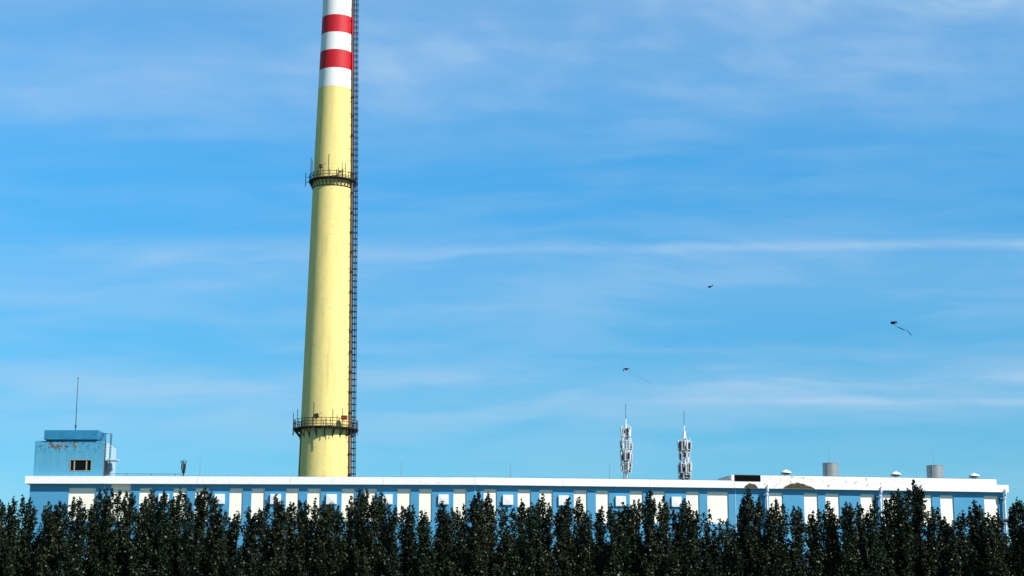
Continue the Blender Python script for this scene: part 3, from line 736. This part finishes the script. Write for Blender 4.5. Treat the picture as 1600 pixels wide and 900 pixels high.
# ------------------------------------------------------------------ poplars
ORD = 'zero first second third fourth fifth sixth seventh eighth ninth tenth eleventh twelfth thirteenth fourteenth fifteenth sixteenth seventeenth eighteenth nineteenth twentieth twenty-first twenty-second twenty-third twenty-fourth twenty-fifth twenty-sixth twenty-seventh twenty-eighth twenty-ninth thirtieth thirty-first'.split()
TREES = [  # foot (px), tops [(px)...], density
 (-14, [(-12, 792), (-20, 796)], 1), (2, [(1, 788), (6, 797)], 1), (20, [(21, 785), (14, 795)], 1), (36, [(35, 782), (46, 785), (52, 800)], 1),
 (68, [(76, 793), (70, 800), (82, 806)], 1), (90, [(93, 790), (101, 792), (86, 798)], 1), (113, [(115, 784), (125, 784), (131, 800)], 1),
 (142, [(156, 773), (148, 788), (142, 797)], .95), (156, [(167, 771), (175, 772), (164, 786)], .9), (181, [(186, 773), (197, 775), (206, 777), (208, 784)], .85),
 (218, [(227, 785), (212, 801), (221, 794)], 1), (233, [(236.5, 771), (239, 776), (228, 788)], 1), (244, [(256, 773), (259, 781), (250, 790)], .8),
 (276, [(281, 771), (271, 783), (268, 794)], 1), (292, [(290, 777), (297, 796)], 1), (313, [(320, 769.5), (309, 778), (315, 775)], 1),
 (333, [(330, 776), (337, 785), (343, 801)], 1), (360, [(353, 806), (371, 806), (366, 811)], .9), (387, [(389, 800), (405, 802), (397, 812)], 1),
 (414, [(416, 789), (408, 806)], 1), (431, [(431, 780), (440, 790), (436, 798)], 1), (456, [(453, 793), (458, 793), (449, 800)], .9),
 (474, [(468, 790), (478, 790), (472, 801)], 1), (493, [(492, 788), (488, 803), (497, 806)], .7), (509, [(505, 790), (515, 793), (510, 799)], 1),
 (525, [(520, 794), (528, 798), (533, 808)], .9), (550, [(549, 784), (543, 798)], .9), (564, [(563, 771.5), (558, 783), (567, 778)], 1),
 (579, [(574, 773.5), (586, 779), (582, 790)], .7), (598, [(595, 774), (601, 785), (593, 788)], .75), (613, [(608, 801), (618, 799)], 1),
 (636, [(628, 798), (640, 796), (644, 797), (634, 803)], .85), (661, [(658, 807), (664, 808), (667, 816)], 1), (690, [(691, 791), (687, 801), (695, 804)], 1),
 (706, [(706, 801), (700, 808)], .85), (721, [(715, 801), (725, 795), (719, 808)], .7), (745, [(747, 774), (742, 782), (737, 796), (752, 793)], 1),
 (765, [(763, 776), (759, 785), (769, 797)], .95), (785, [(783, 792), (791, 801)], .6), (810, [(814, 787), (818, 795), (803, 800)], .85),
 (832, [(831, 793), (838, 795), (826, 804)], 1), (848, [(848, 780), (842, 786), (857, 794), (860, 800)], .75), (880, [(885, 788), (889, 785), (877, 800), (872, 805)], 1),
 (903, [(905, 783), (909, 795), (901, 796)], .6), (920, [(917, 807), (922, 810)], .7), (936, [(940, 799), (935, 806)], 1),
 (955, [(954, 795), (960, 806)], .95), (973, [(974, 793), (968, 801), (980, 797)], 1), (992, [(991, 790), (998, 789), (986, 797)], .9),
 (1013, [(1015.5, 773), (1010, 784), (1022, 787)], .95), (1036, [(1037, 784), (1031, 792), (1041, 795)], .75), (1062, [(1069, 787), (1066, 790), (1053, 805)], 1),
 (1078, [(1076, 792), (1088, 805), (1083, 807)], 1), (1102, [(1108, 803), (1100, 809)], .4), (1121, [(1124, 819), (1116, 826)], .9),
 (1138, [(1136, 818), (1145, 829)], .95), (1161, [(1168, 770.5), (1172, 778), (1161, 786), (1158, 798)], 1), (1180, [(1186, 783), (1183, 792), (1176, 796)], 1),
 (1204, [(1212, 787.5), (1206, 795), (1199, 805)], 1), (1221, [(1224, 795), (1218, 807)], .75), (1242, [(1240, 798), (1247, 800), (1251, 804)], .9),
 (1273, [(1271, 807), (1279, 803), (1265, 812)], .9), (1296, [(1294, 789.5), (1300, 803), (1289, 806)], .95), (1309, [(1309, 816)], .8),
 (1326, [(1322, 792), (1329, 794), (1318, 802)], 1), (1343, [(1340, 792.5), (1346, 799)], .95), (1361, [(1366, 787.5), (1361, 799), (1356, 806)], .8),
 (1388, [(1393, 776), (1385, 786), (1402, 772)], 1), (1409, [(1418, 771), (1406, 780), (1410, 784)], 1), (1427, [(1427.5, 757.5), (1433, 766), (1438, 767), (1441, 782)], 1),
 (1456, [(1457, 800), (1450, 807)], 1), (1471, [(1466, 801), (1475, 815), (1478, 820)], 1), (1489, [(1489, 821), (1484, 827)], .9),
 (1503, [(1504, 806), (1498, 812)], .95), (1524, [(1523, 789), (1531, 798), (1516, 800), (1535, 805)], 1), (1544, [(1544, 808), (1540, 815)], .9),
 (1557, [(1559, 804), (1553, 812)], .95), (1585, [(1589, 787), (1580, 800), (1583, 795)], 1), (1602, [(1595, 790), (1602, 793), (1606, 800)], 1),
 (1622, [(1622, 793), (1615, 800)], 1)]
def leaves(pos, dirs, size):                        # rhombic leaves, one quad each
    n = len(pos)
    nrm = rng.normal(size=(n, 3)); nrm /= np.linalg.norm(nrm, axis=1)[:, None]
    a = dirs*.5+rng.normal(size=(n, 3))*.75; a -= nrm*np.sum(a*nrm, axis=1)[:, None]; a /= np.linalg.norm(a, axis=1)[:, None]
    b_ = np.cross(nrm, a); L = size*rng.uniform(.75, 1.3, (n, 1)); Wd = L*rng.uniform(.36, .48, (n, 1))
    v = np.empty((n, 4, 3)); v[:, 0] = pos-a*L*.5; v[:, 1] = pos+b_*Wd-a*L*.06+nrm*L*.07; v[:, 2] = pos+a*L*.55; v[:, 3] = pos-b_*Wd-a*L*.06+nrm*L*.07
    return v.reshape(-1, 3)
def leafmesh(name, v, m, parent):
    n = len(v)//4; me = bpy.data.meshes.new(name)
    me.vertices.add(4*n); me.vertices.foreach_set('co', v.astype(np.float32).ravel())
    me.loops.add(4*n); me.loops.foreach_set('vertex_index', np.arange(4*n, dtype=np.int32))
    me.polygons.add(n); me.polygons.foreach_set('loop_start', np.arange(0, 4*n, 4, dtype=np.int32))
    me.polygons.foreach_set('loop_total', np.full(n, 4, dtype=np.int32))
    me.update(calc_edges=True); me.materials.append(m)
    o = bpy.data.objects.new(name, me); COL.objects.link(o); o.parent = parent; return o
LEAFSIZE = .115
def poplar(i, foot, tops, dens, label):
    Y = 95+(1.7 if i % 2 else -1.2)+random.uniform(-.5, .5)
    mp = mpp(Y, 6); c0 = at(foot, 880, Y); root = empty('poplar_tree', (c0.x, Y, 0), label, 'tree', 'dark poplars in the row in front of the factory')
    lean = .45 if foot < 270 else .2 if foot < 330 else .06 if foot < 1100 else .2
    tb = MB(); pos = []; dr = []; wid = random.uniform(1.0, 1.5)
    tips = [at(u, v, Y+random.uniform(-.35, .35))-Vector((c0.x, Y, 0)) for u, v in tops]
    top = max(t.z for t in tips); zf = 1.9
    curve = [Vector((0, 0, 0)), Vector((random.uniform(-.06, .06), random.uniform(-.05, .05), 2)), Vector((random.uniform(-.1, .1), 0, zf+2.2))]
    tb.tube(curve, [.11, .085, .06], 7)
    leaders = []
    for t in tips:
        s = curve[1].lerp(curve[2], random.uniform(.2, .9))-Vector((lean*.35, 0, 0))*0
        mid = s.lerp(t, .55); mid.x = s.x+(t.x-s.x)*.45; 
        L = [s, s.lerp(mid, .6), mid, mid.lerp(t, .55)+Vector((random.uniform(-.03, .03), 0, 0)), t]
        leaders.append((L, 1.0)); tb.tube(L, [.045, .035, .026, .016, .006], 5)
    for k in range(int(20*wid)):                              # lower and hidden leaders that fill the crown
        s = curve[1].lerp(curve[2], random.uniform(0, .9)); a = random.uniform(0, 6.28); rr = random.uniform(.15, 1.0)*wid
        zz = (random.uniform(.50, .89)-.15*rr)*top; t = Vector((rr*math.cos(a)*1.1+lean*.2*zz*.3, rr*math.sin(a), max(zz, s.z+.7)))
        L = [s, s.lerp(t, .5)+Vector((t.x-s.x, t.y-s.y, 0))*.12, t]; leaders.append((L, .9)); tb.tube(L, [.03, .02, .006], 4)
    for L, q in leaders:
        seg = [(L[j+1]-L[j]).length for j in range(len(L)-1)]; tot = sum(seg)
        n = int(tot*10*(dens if q == 1 else max(dens, .8)))
        for j in range(n+1):
            d = tot*(1-(j/n)**1.0) if n else 0       # distance from root
            d = max(.25, tot-(tot*(j/max(n, 1))))
            acc_ = 0
            for kk, sl in enumerate(seg):
                if d <= acc_+sl or kk == len(seg)-1: P = L[kk].lerp(L[kk+1], min(1, (d-acc_)/sl)); ax = (L[kk+1]-L[kk]).normalized(); break
                acc_ += sl
            ft = tot-d                              # distance from tip
            if j == 0: l = .28; sd = ax
            else:
                a = random.uniform(0, 6.28); spread = random.uniform(.25, .85)
                sd = (ax+Vector((math.cos(a)*spread+lean*.45, math.sin(a)*spread, .1))).normalized()
                l = min(.20+ft*.48, .85)*random.uniform(.7, 1.2)
            m_ = int(7+l*40)
            tt = rng.uniform(.05, 1, (m_, 1))
            wob_ = .075 if l > .3 else .05
            pp = np.array(P)+np.array(sd)*l*tt+rng.normal(size=(m_, 3))*wob_*(1.15-.55*tt)
            pos.append(pp); dr.append(np.repeat(np.array(sd)[None], m_, 0))
    pos = np.concatenate(pos); dr = np.concatenate(dr)
    keep = pos[:, 2] > 1.2; pos = pos[keep]; dr = dr[keep]
    tb.build('trunk', M['bark'], root)
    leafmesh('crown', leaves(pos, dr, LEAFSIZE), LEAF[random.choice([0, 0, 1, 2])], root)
    return len(pos)
def place(x):
    for k, (a, c) in enumerate(VENTS):
        if a-9 <= x <= c+9: return 'the %s square white cover from the left' % ORD[k+1]
    for k, (a, c) in enumerate(CREAM):
        if a-1 <= x <= c+1:
            return 'the %s cream panel from the left' % ORD[k+1]
    if x < 45: return 'open sky left of the building'
    if x > 1572: return 'open sky right of the building'
    if x < 107: return 'the wide plain blue wall at the left end'
    for k in range(len(CREAM)-1):
        if CREAM[k][1] < x < CREAM[k+1][0]: return 'blue wall right of the %s cream panel from left' % ORD[k+1]
    return 'the last drainpipe'
rows = []
for (f, t, d) in TREES:
    hx, hy = min(t, key=lambda q: q[1]); rows.append((place(hx), hx, hy, len(t)))
from collections import defaultdict
grp = defaultdict(list)
for i, r in enumerate(rows): grp[r[0]].append(i)
labs = {}
for pl, ids in grp.items():
    ids = sorted(ids, key=lambda i: rows[i][1])
    for j, i in enumerate(ids):
        hy = rows[i][2]; adj = 'tallest' if hy < 762 else 'tall' if hy < 780 else 'middling' if hy < 798 else 'low'
        if len(ids) == 1: pre = '%s dark poplar before ' % adj
        elif len(ids) == 2: pre = ('left' if j == 0 else 'right')+' of two poplars before '
        else: pre = ('leftmost' if j == 0 else 'rightmost' if j == len(ids)-1 else ORD[j+1]+' from the left')+' of %s poplars before ' % {3: 'three', 4: 'four', 5: 'five', 6: 'six'}[len(ids)]
        labs[i] = pre+pl
nl = 0
for i, (f, t, d) in enumerate(TREES): nl += poplar(i, f, t, d, labs[i])
print('leaves', nl, 'unique labels', len(set(labs.values())), len(labs))
